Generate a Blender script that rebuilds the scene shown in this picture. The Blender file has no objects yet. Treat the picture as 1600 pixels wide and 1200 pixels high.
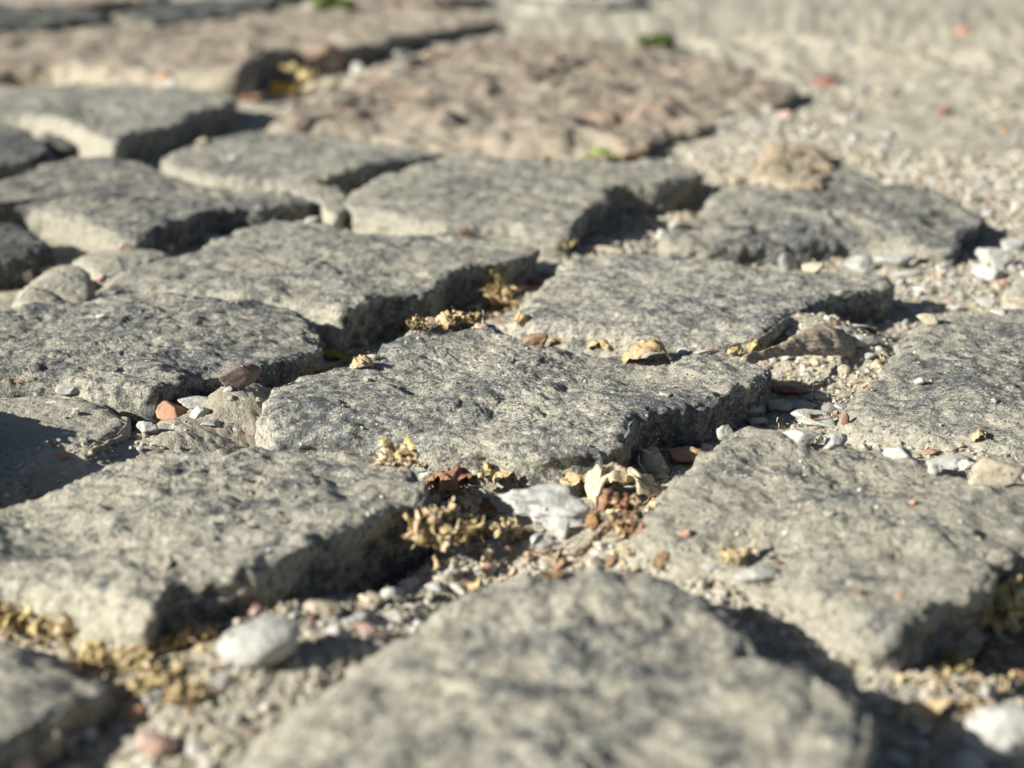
import bpy, math, random
import numpy as np
from mathutils import Vector, Matrix

R = math.radians
scene = bpy.context.scene
col = scene.collection
random.seed(7)
rng = np.random.default_rng(11)

# ------------------------------------------------------------------ camera, sky, sun, exposure
FPX, HC, HORIZ = 2500.0, 0.135, -98.0          # focal length in photo pixels, camera height, horizon row
PITCH = math.atan((600 - HORIZ) / FPX)
CP, SP = math.cos(PITCH), math.sin(PITCH)
cam_d = bpy.data.cameras.new('camera')
cam = bpy.data.objects.new('camera', cam_d)
col.objects.link(cam)
cam.location = (0, 0, HC)
cam.rotation_euler = (R(90) - PITCH, 0, 0)
cam_d.sensor_width = 36
cam_d.lens = FPX / 1600 * 36
cam_d.clip_start = 0.01
cam_d.clip_end = 200
cam_d.dof.use_dof = True
cam_d.dof.focus_distance = 0.438
cam_d.dof.aperture_fstop = 12
cam_d.dof.aperture_blades = 7
scene.camera = cam

SUN_EL, SUN_AZ = R(25), R(206)                 # azimuth of the sun: measured counter-clockwise from +X
world = bpy.data.worlds.new('World')
scene.world = world
world.use_nodes = True
wn = world.node_tree
bg = wn.nodes['Background']
sky = wn.nodes.new('ShaderNodeTexSky')
sky.sky_type = 'NISHITA'
sky.sun_disc = False
sky.air_density = 0.6
sky.dust_density = 0.8
sky.ozone_density = 0.4
sky.sun_elevation = SUN_EL
sky.sun_rotation = R(90) - SUN_AZ
wn.links.new(sky.outputs[0], bg.inputs[0])
bg.inputs[1].default_value = 0.05
sd = bpy.data.lights.new('sun', 'SUN')
sun = bpy.data.objects.new('sun', sd)
col.objects.link(sun)
sd.energy = 5.0
sd.angle = R(0.5)
sd.color = (1.0, 0.965, 0.885)
sv = Vector((math.cos(SUN_EL) * math.cos(SUN_AZ), math.cos(SUN_EL) * math.sin(SUN_AZ), math.sin(SUN_EL)))
sun.rotation_euler = sv.to_track_quat('Z', 'Y').to_euler()
sun.location = (-2, -1, 2)
scene.view_settings.view_transform = 'Standard'
scene.view_settings.look = 'None'
scene.view_settings.gamma = 1
scene.view_settings.exposure = 0.95

# ------------------------------------------------------------------ small maths
def ray(px, py):
    return Vector((px - 800, FPX * CP - (py - 600) * SP, -((py - 600) * CP + FPX * SP)))

def unproj(px, py, z=0.0):
    r = ray(px, py)
    t = (HC - z) / -r.z
    return np.array((r.x * t, r.y * t))

_perm = np.random.default_rng(5).permutation(256)
_perm = np.concatenate([_perm, _perm, _perm])
_g = np.random.default_rng(6).normal(size=(256, 3))
_g /= np.linalg.norm(_g, axis=1)[:, None]

def noise(p):
    """gradient noise of (n,3) points, about -0.7..0.7"""
    i = np.floor(p).astype(np.int64)
    f = p - i
    u = f * f * f * (f * (f * 6 - 15) + 10)
    i &= 255
    out = 0.0
    for dx in (0, 1):
        wx = u[:, 0] if dx else 1 - u[:, 0]
        a = _perm[i[:, 0] + dx]
        for dy in (0, 1):
            wy = u[:, 1] if dy else 1 - u[:, 1]
            b = _perm[a + i[:, 1] + dy]
            for dz in (0, 1):
                wz = u[:, 2] if dz else 1 - u[:, 2]
                g = _g[_perm[b + i[:, 2] + dz] & 255]
                d = g[:, 0] * (f[:, 0] - dx) + g[:, 1] * (f[:, 1] - dy) + g[:, 2] * (f[:, 2] - dz)
                out = out + wx * wy * wz * d
    return out

def fbm(p, octaves=3, gain=0.5):
    s, a = 0.0, 1.0
    for k in range(octaves):
        s = s + a * noise(p * (2.03 ** k) + 17.3 * k)
        a *= gain
    return s

def mesh_obj(name, verts, faces, mat, parent=None, smooth=True, attr=None):
    me = bpy.data.meshes.new(name)
    verts = np.asarray(verts, dtype=np.float32)
    faces = np.asarray(faces, dtype=np.int32)
    n, k = faces.shape
    me.vertices.add(len(verts)); me.vertices.foreach_set('co', verts.ravel())
    me.loops.add(n * k); me.loops.foreach_set('vertex_index', faces.ravel())
    me.polygons.add(n)
    me.polygons.foreach_set('loop_start', np.arange(0, n * k, k, dtype=np.int32))
    me.polygons.foreach_set('loop_total', np.full(n, k, dtype=np.int32))
    me.polygons.foreach_set('use_smooth', np.full(n, smooth, dtype=bool))
    me.update(calc_edges=True)
    if attr:
        for an, av in attr.items():
            av = np.asarray(av, dtype=np.float32)
            if av.ndim == 1:
                at = me.attributes.new(an, 'FLOAT', 'POINT'); at.data.foreach_set('value', av)
            else:
                at = me.attributes.new(an, 'FLOAT_COLOR', 'POINT')
                at.data.foreach_set('color', np.c_[av, np.ones(len(av))].astype(np.float32).ravel())
    me.materials.append(mat)
    o = bpy.data.objects.new(name, me)
    col.objects.link(o)
    if parent: o.parent = parent
    return o

def tag(o, label=None, cat=None, group=None, kind=None):
    if label: o['label'] = label
    if cat: o['category'] = cat
    if group: o['group'] = group
    if kind: o['kind'] = kind
    return o

# ------------------------------------------------------------------ materials
class NT:
    def __init__(s, name):
        s.m = bpy.data.materials.new(name); s.m.use_nodes = True
        s.t = s.m.node_tree; s.b = s.t.nodes['Principled BSDF']
        s.pos = s.t.nodes.new('ShaderNodeNewGeometry').outputs['Position']
    def n(s, typ, **kw):
        x = s.t.nodes.new(typ)
        for k, v in kw.items(): setattr(x, k, v)
        return x
    def link(s, a, b): s.t.links.new(a, b)
    def noise(s, scale, detail=3, rough=0.6, off=0.0, vec=None, dist=0.0):
        v = vec or s.pos
        if off:
            m = s.n('ShaderNodeVectorMath', operation='ADD'); s.link(v, m.inputs[0]); m.inputs[1].default_value = (off, off * 1.7, off * .6); v = m.outputs[0]
        x = s.n('ShaderNodeTexNoise'); s.link(v, x.inputs['Vector'])
        x.inputs['Scale'].default_value = scale; x.inputs['Detail'].default_value = detail
        x.inputs['Roughness'].default_value = rough; x.inputs['Distortion'].default_value = dist
        return x.outputs['Fac']
    def voro(s, scale, feature='F1'):
        x = s.n('ShaderNodeTexVoronoi', feature=feature); s.link(s.pos, x.inputs['Vector']); x.inputs['Scale'].default_value = scale
        return x
    def ramp(s, fac, stops, interp='LINEAR'):
        x = s.n('ShaderNodeValToRGB'); s.link(fac, x.inputs[0]); x.color_ramp.interpolation = interp
        e = x.color_ramp.elements
        while len(e) < len(stops): e.new(0.5)
        for el, (p, c) in zip(e, stops):
            el.position = p
            el.color = (*c, 1) if isinstance(c, tuple) else (c, c, c, 1)
        return x.outputs[0]
    def mix(s, fac, a, b, mode='MIX'):
        x = s.n('ShaderNodeMix', data_type='RGBA', blend_type=mode)
        for sock, v in ((x.inputs[0], fac), (x.inputs[6], a), (x.inputs[7], b)):
            if isinstance(v, (int, float)): sock.default_value = v
            elif isinstance(v, tuple): sock.default_value = (*v, 1)
            else: s.link(v, sock)
        return x.outputs[2]
    def math(s, op, a, b=0.0, c=0.0):
        x = s.n('ShaderNodeMath', operation=op)
        for i, v in enumerate((a, b, c)):
            if isinstance(v, (int, float)): x.inputs[i].default_value = v
            else: s.link(v, x.inputs[i])
        return x.outputs[0]
    def bump(s, h, dist, strength=1.0):
        x = s.n('ShaderNodeBump'); s.link(h, x.inputs['Height'])
        x.inputs['Distance'].default_value = dist; x.inputs['Strength'].default_value = strength
        s.link(x.outputs[0], s.b.inputs['Normal'])
    def fin(s, colr, rough=0.9, spec=0.25):
        if isinstance(colr, tuple): s.b.inputs['Base Color'].default_value = (*colr, 1)
        else: s.link(colr, s.b.inputs['Base Color'])
        if isinstance(rough, float): s.b.inputs['Roughness'].default_value = rough
        else: s.link(rough, s.b.inputs['Roughness'])
        s.b.inputs['Specular IOR Level'].default_value = spec
        return s.m

def sett_material(name, dark, mid, dust, dust_amt=0.5, blotch=None, off=0.0, medw=1.15):
    t = NT(name)
    fine = t.noise(1500, 3, 0.8, off)
    grain = t.noise(560, 4, 0.8, off + 3)
    small = t.noise(260, 4, 0.75, off + 5)
    med = t.noise(95, 4, 0.65, off + 7, dist=0.4)
    big = t.noise(24, 3, 0.6, off + 11)
    base = t.mix(t.ramp(grain, [(0.40, 0.0), (0.60, 1.0)]), dark, mid)
    base = t.mix(t.ramp(small, [(0.42, 0.8), (0.54, 0.0)]), base, tuple(c * 0.55 for c in dark))
    if blotch:
        bl = t.noise(15, 5, 0.75, off + 21, dist=1.0)
        base = t.mix(t.ramp(bl, [(0.50, 0.0), (0.62, 0.9)]), base, blotch)
        bl2 = t.noise(38, 4, 0.6, off + 31)
        base = t.mix(t.ramp(bl2, [(0.34, 0.8), (0.46, 0.0)]), base, tuple(c * 0.5 for c in dark))
    hf = t.n('ShaderNodeAttribute', attribute_name='hf').outputs['Fac']      # relief height: dust lies in the hollows
    # three scales of dust cover, centred on 0
    d = t.math('MULTIPLY', t.math('SUBTRACT', med, 0.5), medw)
    d = t.math('ADD', d, t.math('MULTIPLY', t.math('SUBTRACT', big, 0.5), 0.9))
    d = t.math('ADD', d, t.math('MULTIPLY', t.math('SUBTRACT', small, 0.5), 1.35))
    d = t.math('ADD', d, t.math('MULTIPLY', t.math('SUBTRACT', fine, 0.5), 2.0))
    d = t.math('ADD', d, t.math('MULTIPLY', hf, -0.35))
    low = t.n('ShaderNodeAttribute', attribute_name='low').outputs['Fac']     # caked joint sand down the sides, plus shade painted on sides away from sun
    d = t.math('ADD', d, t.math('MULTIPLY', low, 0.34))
    orand = t.n('ShaderNodeObjectInfo').outputs['Random']                   # every stone a little different
    d = t.math('ADD', d, t.math('MULTIPLY', t.math('SUBTRACT', orand, 0.5), 0.16))
    d = t.math('ADD', d, dust_amt)
    dm = t.ramp(d, [(0.36, 0.04), (0.60, 0.95)])
    dcol = t.mix(t.ramp(grain, [(0.38, 0.0), (0.62, 1.0)]), tuple(c * 0.72 for c in dust), tuple(min(1, c * 1.16) for c in dust))
    colr = t.mix(dm, base, dcol)
    v = t.voro(620)
    sp = t.math('LESS_THAN', v.outputs['Distance'], 0.28)
    rnd = t.n('ShaderNodeSeparateColor'); t.link(v.outputs['Color'], rnd.inputs[0])
    white = t.math('MULTIPLY', sp, t.math('GREATER_THAN', rnd.outputs[0], 0.94))
    black = t.math('MULTIPLY', sp, t.math('LESS_THAN', rnd.outputs[0], 0.2))
    colr = t.mix(t.math('MULTIPLY', white, 0.8), colr, (0.62, 0.61, 0.58))
    colr = t.mix(t.math('MULTIPLY', black, 0.8), colr, (0.035, 0.036, 0.042))
    vary = t.math('MULTIPLY_ADD', t.math('FRACT', t.math('MULTIPLY', orand, 7.31)), 0.26, 0.87)
    vc = t.n('ShaderNodeCombineColor'); t.link(vary, vc.inputs[0]); t.link(vary, vc.inputs[1]); t.link(vary, vc.inputs[2])
    colr = t.mix(1.0, colr, vc.outputs[0], 'MULTIPLY')
    h = t.math('ADD', t.math('MULTIPLY', fine, 0.8), t.math('MULTIPLY', grain, 1.1))
    h = t.math('ADD', h, t.math('MULTIPLY', small, 1.4))
    t.bump(h, 0.0010, 0.9)
    rough = t.math('SUBTRACT', 0.92, t.math('MULTIPLY', white, 0.6))
    return t.fin(colr, rough, 0.4)

M = {}
DUST = (0.412, 0.386, 0.304)
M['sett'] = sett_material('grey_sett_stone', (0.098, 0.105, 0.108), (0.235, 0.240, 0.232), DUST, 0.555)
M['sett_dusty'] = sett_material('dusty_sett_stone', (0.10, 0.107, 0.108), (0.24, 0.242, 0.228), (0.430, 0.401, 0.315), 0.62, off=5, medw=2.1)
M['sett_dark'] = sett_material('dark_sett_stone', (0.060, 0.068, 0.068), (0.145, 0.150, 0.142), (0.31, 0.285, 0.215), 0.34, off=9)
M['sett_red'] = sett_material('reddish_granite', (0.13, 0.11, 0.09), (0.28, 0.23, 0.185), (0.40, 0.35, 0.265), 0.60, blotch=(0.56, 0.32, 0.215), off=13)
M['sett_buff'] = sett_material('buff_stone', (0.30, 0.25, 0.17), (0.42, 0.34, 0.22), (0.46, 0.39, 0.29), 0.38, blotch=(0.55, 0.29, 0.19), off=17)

def sand_mat(name, a, b, soil):
    t = NT(name)
    fine = t.noise(1300, 3, 0.8); g = t.noise(420, 4, 0.75, 2); m = t.noise(70, 4, 0.6, 5); big = t.noise(11, 3, 0.5, 8)
    c = t.mix(t.ramp(g, [(0.35, 0.0), (0.65, 1.0)]), a, b)
    c = t.mix(t.ramp(m, [(0.36, 0.7), (0.52, 0.0)]), c, soil)
    c = t.mix(t.ramp(fine, [(0.58, 0.0), (0.72, 0.5)]), c, (0.60, 0.56, 0.48))
    c = t.mix(t.ramp(big, [(0.35, 0.35), (0.55, 0.0)]), c, tuple(x * .9 for x in soil))
    v = t.voro(330); rnd = t.n('ShaderNodeSeparateColor'); t.link(v.outputs['Color'], rnd.inputs[0])
    sp = t.math('MULTIPLY', t.math('LESS_THAN', v.outputs['Distance'], 0.33), t.math('GREATER_THAN', rnd.outputs[1], 0.8))
    cc = t.ramp(rnd.outputs[0], [(0.0, (0.58, 0.56, 0.52)), (0.45, (0.16, 0.15, 0.14)), (0.7, (0.62, 0.60, 0.56)), (0.9, (0.40, 0.18, 0.12))], 'CONSTANT')
    c = t.mix(t.math('MULTIPLY', sp, 0.8), c, cc)
    h = t.math('ADD', t.math('MULTIPLY', fine, 0.5), t.math('MULTIPLY', g, 1.2))
    t.bump(h, 0.0009, 0.9)
    return t.fin(c, 0.96, 0.15)
M['sand'] = sand_mat('sandy_joint_fill', (0.35, 0.322, 0.25), (0.485, 0.452, 0.36), (0.27, 0.24, 0.178))
M['sand_smooth'] = sand_mat('caked_sand', (0.33, 0.31, 0.245), (0.405, 0.38, 0.305), (0.28, 0.26, 0.205))

def chip_mat(name, a, b, speck, scale=900):
    t = NT(name)
    f = t.noise(scale, 4, 0.8); g = t.noise(300, 4, 0.7, 3)
    c = t.mix(t.ramp(g, [(0.36, 0.0), (0.62, 1.0)]), a, b)
    c = t.mix(t.ramp(f, [(0.30, 0.75), (0.46, 0.0)]), c, speck)
    t.bump(t.math('ADD', f, g), 0.0006, 0.8)
    return t.fin(c, 0.88, 0.3)
M['white'] = chip_mat('pale_limestone_chip', (0.34, 0.335, 0.30), (0.50, 0.49, 0.45), (0.20, 0.195, 0.17))
M['grey'] = chip_mat('grey_stone_chip', (0.27, 0.27, 0.25), (0.44, 0.43, 0.39), (0.12, 0.12, 0.12))
M['tan'] = chip_mat('tan_earth_clod', (0.34, 0.30, 0.22), (0.48, 0.42, 0.31), (0.20, 0.17, 0.12))
M['brick'] = chip_mat('orange_brick', (0.36, 0.19, 0.115), (0.46, 0.275, 0.18), (0.27, 0.21, 0.16))
M['pink'] = chip_mat('pink_granite_chip', (0.44, 0.28, 0.225), (0.53, 0.41, 0.34), (0.34, 0.22, 0.18))
M['red'] = chip_mat('dark_red_chip', (0.20, 0.095, 0.075), (0.30, 0.17, 0.135), (0.12, 0.06, 0.05))
M['brown'] = chip_mat('purplish_brown_slag', (0.13, 0.095, 0.085), (0.22, 0.165, 0.15), (0.05, 0.035, 0.03))
M['rust'] = chip_mat('rusty_brown_chip', (0.22, 0.145, 0.09), (0.38, 0.26, 0.17), (0.12, 0.07, 0.045))
M['dark'] = chip_mat('dark_grey_chip', (0.10, 0.10, 0.10), (0.19, 0.185, 0.175), (0.05, 0.05, 0.05))

def leaf_mat(name, a, b, vein, trans=0.25):
    t = NT(name)
    f = t.noise(420, 4, 0.7); g = t.noise(1600, 2, 0.7, 4)
    c = t.mix(t.ramp(f, [(0.35, 0.0), (0.62, 1.0)]), a, b)
    c = t.mix(t.ramp(g, [(0.32, 0.6), (0.5, 0.0)]), c, vein)
    t.bump(f, 0.0005, 0.7)
    m = t.fin(c, 0.7, 0.3)
    tr = t.n('ShaderNodeBsdfTranslucent'); t.link(c, tr.inputs[0])
    mx = t.n('ShaderNodeMixShader'); mx.inputs[0].default_value = trans
    out = t.t.nodes['Material Output']
    t.link(t.b.outputs[0], mx.inputs[1]); t.link(tr.outputs[0], mx.inputs[2]); t.link(mx.outputs[0], out.inputs[0])
    return m
M['l_tan'] = leaf_mat('dry_tan_leaf', (0.46, 0.33, 0.17), (0.66, 0.52, 0.32), (0.30, 0.19, 0.09))
M['l_pale'] = leaf_mat('dry_pale_leaf', (0.60, 0.48, 0.30), (0.78, 0.68, 0.48), (0.42, 0.30, 0.16))
M['l_yellow'] = leaf_mat('dry_yellow_blossom', (0.48, 0.37, 0.15), (0.66, 0.55, 0.29), (0.30, 0.20, 0.08))
M['l_bright'] = leaf_mat('bright_yellow_petal', (0.75, 0.45, 0.03), (0.85, 0.58, 0.06), (0.6, 0.3, 0.03))
M['l_brown'] = leaf_mat('dry_brown_leaf', (0.26, 0.14, 0.06), (0.42, 0.26, 0.13), (0.12, 0.06, 0.03))
M['l_rust'] = leaf_mat('reddish_brown_petal', (0.28, 0.12, 0.075), (0.42, 0.25, 0.16), (0.14, 0.07, 0.045))
M['l_green'] = leaf_mat('green_leaf', (0.20, 0.26, 0.06), (0.42, 0.48, 0.12), (0.12, 0.15, 0.04))
M['l_olive'] = leaf_mat('olive_straw', (0.22, 0.19, 0.08), (0.36, 0.31, 0.15), (0.12, 0.09, 0.04))
M['moss'] = leaf_mat('moss_green', (0.07, 0.12, 0.02), (0.16, 0.24, 0.05), (0.05, 0.07, 0.02))
t = NT('bark')
mp = t.n('ShaderNodeMapping'); t.link(t.pos, mp.inputs[0]); mp.inputs['Scale'].default_value = (0.22, 1.0, 1.6)
wf = t.noise(950, 4, 0.7, vec=mp.outputs[0])
f = t.noise(900, 4, 0.8)
c = t.mix(t.ramp(wf, [(0.40, 0.0), (0.56, 1.0)]), (0.25, 0.20, 0.15), (0.54, 0.45, 0.33))
c = t.mix(t.ramp(f, [(0.35, 0.8), (0.5, 0.0)]), c, (0.14, 0.095, 0.07))
t.bump(t.math('ADD', wf, f), 0.0008, 0.9)
M['bark'] = t.fin(c, 0.9, 0.2)

t = NT('mixed_gravel')
at = t.n('ShaderNodeAttribute', attribute_name='tint').outputs['Color']
f = t.noise(1100, 3, 0.8)
c = t.mix(t.ramp(f, [(0.33, 0.55), (0.52, 0.0)]), at, (0.20, 0.18, 0.14))
t.bump(f, 0.0006, 0.7)
M['gravel'] = t.fin(c, 0.92, 0.25)

# ------------------------------------------------------------------ pavement bed (ground sheet)
MOUNDS = [  # photo x, y, radius (m), height (m)
    (350, 672, 0.012, 0.0065), (290, 712, 0.016, 0.0065), (395, 645, 0.010, 0.0065), (395, 680, 0.010, 0.005), (240, 630, 0.010, -0.004), (110, 650, 0.02, -0.003), (180, 765, 0.016, 0.006), (60, 775, 0.016, 0.006), (-60, 790, 0.02, 0.006),
    (1280, 560, 0.022, 0.0075), (1340, 590, 0.02, 0.005), (1240, 545, 0.016, 0.005),
    (1000, 880, 0.014, 0.004), (930, 870, 0.012, 0.004), (1100, 905, 0.02, 0.005),
    (520, 1010, 0.022, 0.0035), (450, 1090, 0.02, 0.0055), (340, 1150, 0.02, 0.004),
    (1480, 750, 0.03, 0.005), (1560, 730, 0.03, 0.004),
    (1380, 1070, 0.018, 0.004), (1300, 1030, 0.02, 0.003),
    (1250, 960, 0.018, 0.003),
    (1400, 240, 0.14, 0.012), (1500, 330, 0.06, 0.006), (1350, 60, 0.45, 0.035), (1100, 220, 0.05, 0.006), (1560, 120, 0.3, 0.012),
    (1480, 420, 0.03, 0.004), (1180, 540, 0.012, 0.004), (900, 540, 0.014, 0.003), (820, 500, 0.012, 0.002), (930, 395, 0.018, 0.005),
    (600, 500, 0.02, -0.006), (690, 470, 0.016, -0.004), (560, 555, 0.02, -0.004), (1120, 320, 0.03, -0.003),
    (600, 870, 0.010, -0.005), (560, 890, 0.012, -0.004), (700, 885, 0.008, 0.005), (740, 800, 0.010, -0.002),
    (1480, 1010, 0.016, -0.006), (250, 210, 0.03, -0.004), (330, 330, 0.03, -0.004), (460, 110, 0.08, -0.008),
    (110, 405, 0.03, 0.003), (480, 330, 0.02, 0.004), (240, 400, 0.02, 0.003),
]
mc = [(unproj(px, py), r, h) for px, py, r, h in MOUNDS]
az_in = np.linspace(-24, 24, 470)
az_out = np.concatenate([np.linspace(25, 180, 50), np.linspace(-180, -25, 50)[1:]])
az = np.radians(np.sort(np.concatenate([az_in, az_out[:-1]])))
rad = np.concatenate([[0.004, 0.03, 0.07, 0.12, 0.16], np.geomspace(0.19, 1.9, 600), np.geomspace(2.0, 70, 45)])
A, RR = np.meshgrid(az, rad)
gx, gy = (np.sin(A) * RR).ravel(), (np.cos(A) * RR).ravel()
gz = np.zeros_like(gx)
for c, r, h in mc:
    gz += h * np.exp(-((gx - c[0]) ** 2 + (gy - c[1]) ** 2) / (2 * r * r) * 1.2)
p3 = np.c_[gx, gy, np.zeros_like(gx)]
fade = np.clip(2.5 / np.maximum(RR.ravel(), 1e-3), 0, 1)
gz += 0.0022 * fbm(p3 * 55, 2) + 0.0016 * np.abs(noise(p3 * 190 + 3)) + 0.0010 * noise(p3 * 420 + 9) + 0.0006 * noise(p3 * 900 + 2)
rf = np.clip((RR.ravel() - 0.8) / 0.8, 0, 1)
gz += rf * (0.010 * noise(p3 * 5 + 4) + 0.010 * noise(p3 * 14 + 4) + 0.009 * noise(p3 * 34 + 8) + 0.0055 * noise(p3 * 80 + 8)) * np.clip(6 / np.maximum(RR.ravel(), 1), 0, 1)
nr, na = A.shape
i = np.arange(nr - 1)[:, None] * na + np.arange(na - 1)[None, :]
f1 = np.stack([i, i + 1, i + na + 1, i + na], -1).reshape(-1, 4)
pavement = mesh_obj('pavement', np.c_[gx, gy, gz], f1[:, ::-1], M['sand'])
tag(pavement, 'old cobbled pavement with sandy gravel filled joints', kind='structure')

# ------------------------------------------------------------------ cobblestones
def catmull(P, n):
    """resample a closed control polygon (k,d) to n points by arc length"""
    k = len(P)
    out = []
    for a in range(k):
        p0, p1, p2, p3_ = P[a - 1], P[a], P[(a + 1) % k], P[(a + 2) % k]
        tt = np.linspace(0, 1, 24, endpoint=False)[:, None]
        out.append(0.5 * ((2 * p1) + (-p0 + p2) * tt + (2 * p0 - 5 * p1 + 4 * p2 - p3_) * tt ** 2 + (-p0 + 3 * p1 - 3 * p2 + p3_) * tt ** 3))
    Q = np.concatenate(out)
    Q = np.vstack([Q, Q[:1]])
    s = np.concatenate([[0], np.cumsum(np.linalg.norm(np.diff(Q[:, :2], axis=0), axis=1))])
    u = np.linspace(0, s[-1], n, endpoint=False)
    return np.stack([np.interp(u, s, Q[:, d]) for d in range(Q.shape[1])], 1), s[-1]

STONES = []
def stone(pts, H=0.014, r=0.006, rz=0.0045, res=0.0007, mat='sett', crown=0.001, flare=0.10, amp=1.0, bumps=(), depth=0.03,
          label=None, jag=1.0, name='cobblestone', seed=None, fs=1.0):
    """pts: outline as seen in the photo (x, y[, extra height in m])"""
    seed = seed if seed is not None else len(STONES) * 13.7
    ctrl = []
    for p in pts:
        dz = p[2] if len(p) > 2 else 0.0
        ctrl.append((*unproj(p[0], p[1], H + dz - rz * 0.35), dz))
    ctrl = np.array(ctrl)
    ar = 0.5 * np.sum(ctrl[:, 0] * np.roll(ctrl[:, 1], -1) - np.roll(ctrl[:, 0], -1) * ctrl[:, 1])
    if ar < 0: ctrl = ctrl[::-1]
    _, per = catmull(ctrl, 64)
    n = int(np.clip(per / res, 90, 760))
    O, per = catmull(ctrl, n)
    T = np.roll(O, -2, 0)[:, :2] - np.roll(O, 2, 0)[:, :2]
    T /= np.linalg.norm(T, axis=1)[:, None] + 1e-9
    Nn = np.c_[T[:, 1], -T[:, 0]]
    q = np.c_[O[:, :2], np.full(n, seed)]
    O[:, :2] += Nn * (jag * (0.0011 * noise(q * 70) + 0.0006 * noise(q * 210)))[:, None]
    c = O[:, :2].mean(0)
    V = O[:, :2] - c
    L = np.linalg.norm(V, axis=1)
    sharp = np.clip((Nn @ np.array([0.72, -0.69]) - 0.1) / 0.6, 0, 1)     # sides away from the sun: broken off sharper, and painted darker as shade
    rr = np.minimum(r * (1 - 0.62 * sharp), L * 0.45)
    rzz = rz * (1 - 0.55 * sharp)
    m_in = max(8, int(np.median(L) / res * 0.9)); m_in = min(m_in, 110)
    m_r = max(5, int(r * 1.6 / res)); m_d = max(7, min(28, int(0.02 / res)))
    rings = []
    czz = O[:, 2].mean() + crown
    for a in np.linspace(0.02, 1, m_in, endpoint=False):
        s = a * (1 - rr / L)
        rings.append((s, np.zeros(n), 0.0, 0.0))
    for a in np.linspace(0, 1, m_r):
        ang = a * math.pi / 2
        s = 1 - rr / L * (1 - math.sin(ang))
        rings.append((s, -rzz * (1 - math.cos(ang)), 0.0, 0.0))
    for a in np.linspace(0, 1, m_d + 1)[1:]:
        dd = a ** 1.3 * (depth)
        rings.append((np.ones(n), (-rzz - dd), (dd * (flare - 0.28 * sharp))[:, None], 0.0))
    pos = []
    for s, z, off, _ in rings:
        w = s ** 1.6
        xy = c + V * s[:, None] + Nn * off
        zz = H + z + O[:, 2] * w + czz * (1 - w)
        pos.append(np.c_[xy, zz])
    G = np.stack(pos)                                   # rings, n, 3
    for b in bumps:
        bc = unproj(b[0], b[1], H)
        e = np.exp(-((G[..., 0] - bc[0]) ** 2 + (G[..., 1] - bc[1]) ** 2) / (2 * b[2] ** 2))
        G[..., 2] += b[3] * e
    m = len(rings)
    def normals(G):
        du = np.roll(G, -1, 1) - np.roll(G, 1, 1)
        dv = np.gradient(G, axis=0)
        N = np.cross(du, -dv)
        N /= np.linalg.norm(N, axis=2)[..., None] + 1e-12
        return N
    P = G.reshape(-1, 3)
    N = normals(G).reshape(-1, 3)
    if N[: n * 3, 2].mean() < 0: N = -N
    ps = P + np.array([0, 0, seed * 0.37])
    p0 = ps; ps = ps * fs
    warp = np.c_[noise(ps * 40 + 5), noise(ps * 40 + 50), noise(ps * 40 + 90)] * 0.012
    low = 0.0024 * noise((ps + warp) * 42) + 0.0017 * noise((ps + warp) * 88 + 7)
    rid = 0.5 - np.abs(noise((ps + warp) * 105 + 31))
    mid = 0.0013 * noise((ps + warp * .5) * 175 + 3) - 0.0013 * np.clip(rid - 0.42, 0, 1) * 3
    chip = -0.0016 * np.clip(noise(ps * 120 + 70) - 0.30, 0, 1) * 2.4
    hi = 0.00062 * noise(ps * 380 + 13) + 0.00036 * noise(ps * 800 + 23) + 0.00022 * noise(ps * 1500)
    side = np.repeat(np.arange(m), n) > (m_in + m_r // 2)
    ampv = np.where(side, 1.25, 1.0) * amp
    # slabby fracture texture on the sides
    sidef = np.where(side, 0.0022 * (0.35 - np.abs(noise(ps * np.array([120, 120, 200.]) + 40))) + 0.0012 * noise(ps * np.array([260, 260, 420.])), 0)
    P = P + N * ((low + mid + chip) * ampv + hi * (0.7 + 0.3 * amp) * min(1, 2 * fs) + sidef)[:, None]
    hf = (low / 0.0022 * 0.5 + (mid + chip) / 0.0011 * 0.6 + hi / 0.0005 * 0.4)
    hf = np.clip(hf * 0.5, -1, 1)
    cc = np.array([c[0], c[1], H])
    cen = P[:n].mean(0)
    verts = np.vstack([P, cen]) - cc
    hf = np.append(hf, 0)
    lowv = np.clip((G[:1, :, 2].mean() - P[:, 2] - rz * 0.15) / 0.006, 0, 1); lowv *= np.tile(1 - 1.5 * sharp, m); lowv = np.append(lowv, 0)  # sand cover goes negative on sides away from the sun, painting them shaded
    k = np.arange(n)
    a = (np.arange(m - 1)[:, None] * n + k[None, :])
    b = (np.arange(m - 1)[:, None] * n + ((k + 1) % n)[None, :])
    F = np.stack([a, a + n, b + n, b], -1).reshape(-1, 4)
    tri = np.stack([np.full(n, m * n), k, (k + 1) % n, (k + 1) % n], -1)[:, :3]
    # quads + centre fan: fan faces go in as quads collapsed pairwise
    if n % 2: pass
    half = np.arange(0, n - 1, 2)
    fan = np.stack([np.full(len(half), m * n), half, half + 1, (half + 2) % n], -1)
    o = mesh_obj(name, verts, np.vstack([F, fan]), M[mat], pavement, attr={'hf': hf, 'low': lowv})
    o.location = cc
    if label: o['label'] = label
    STONES.append(o)
    return o

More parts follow.
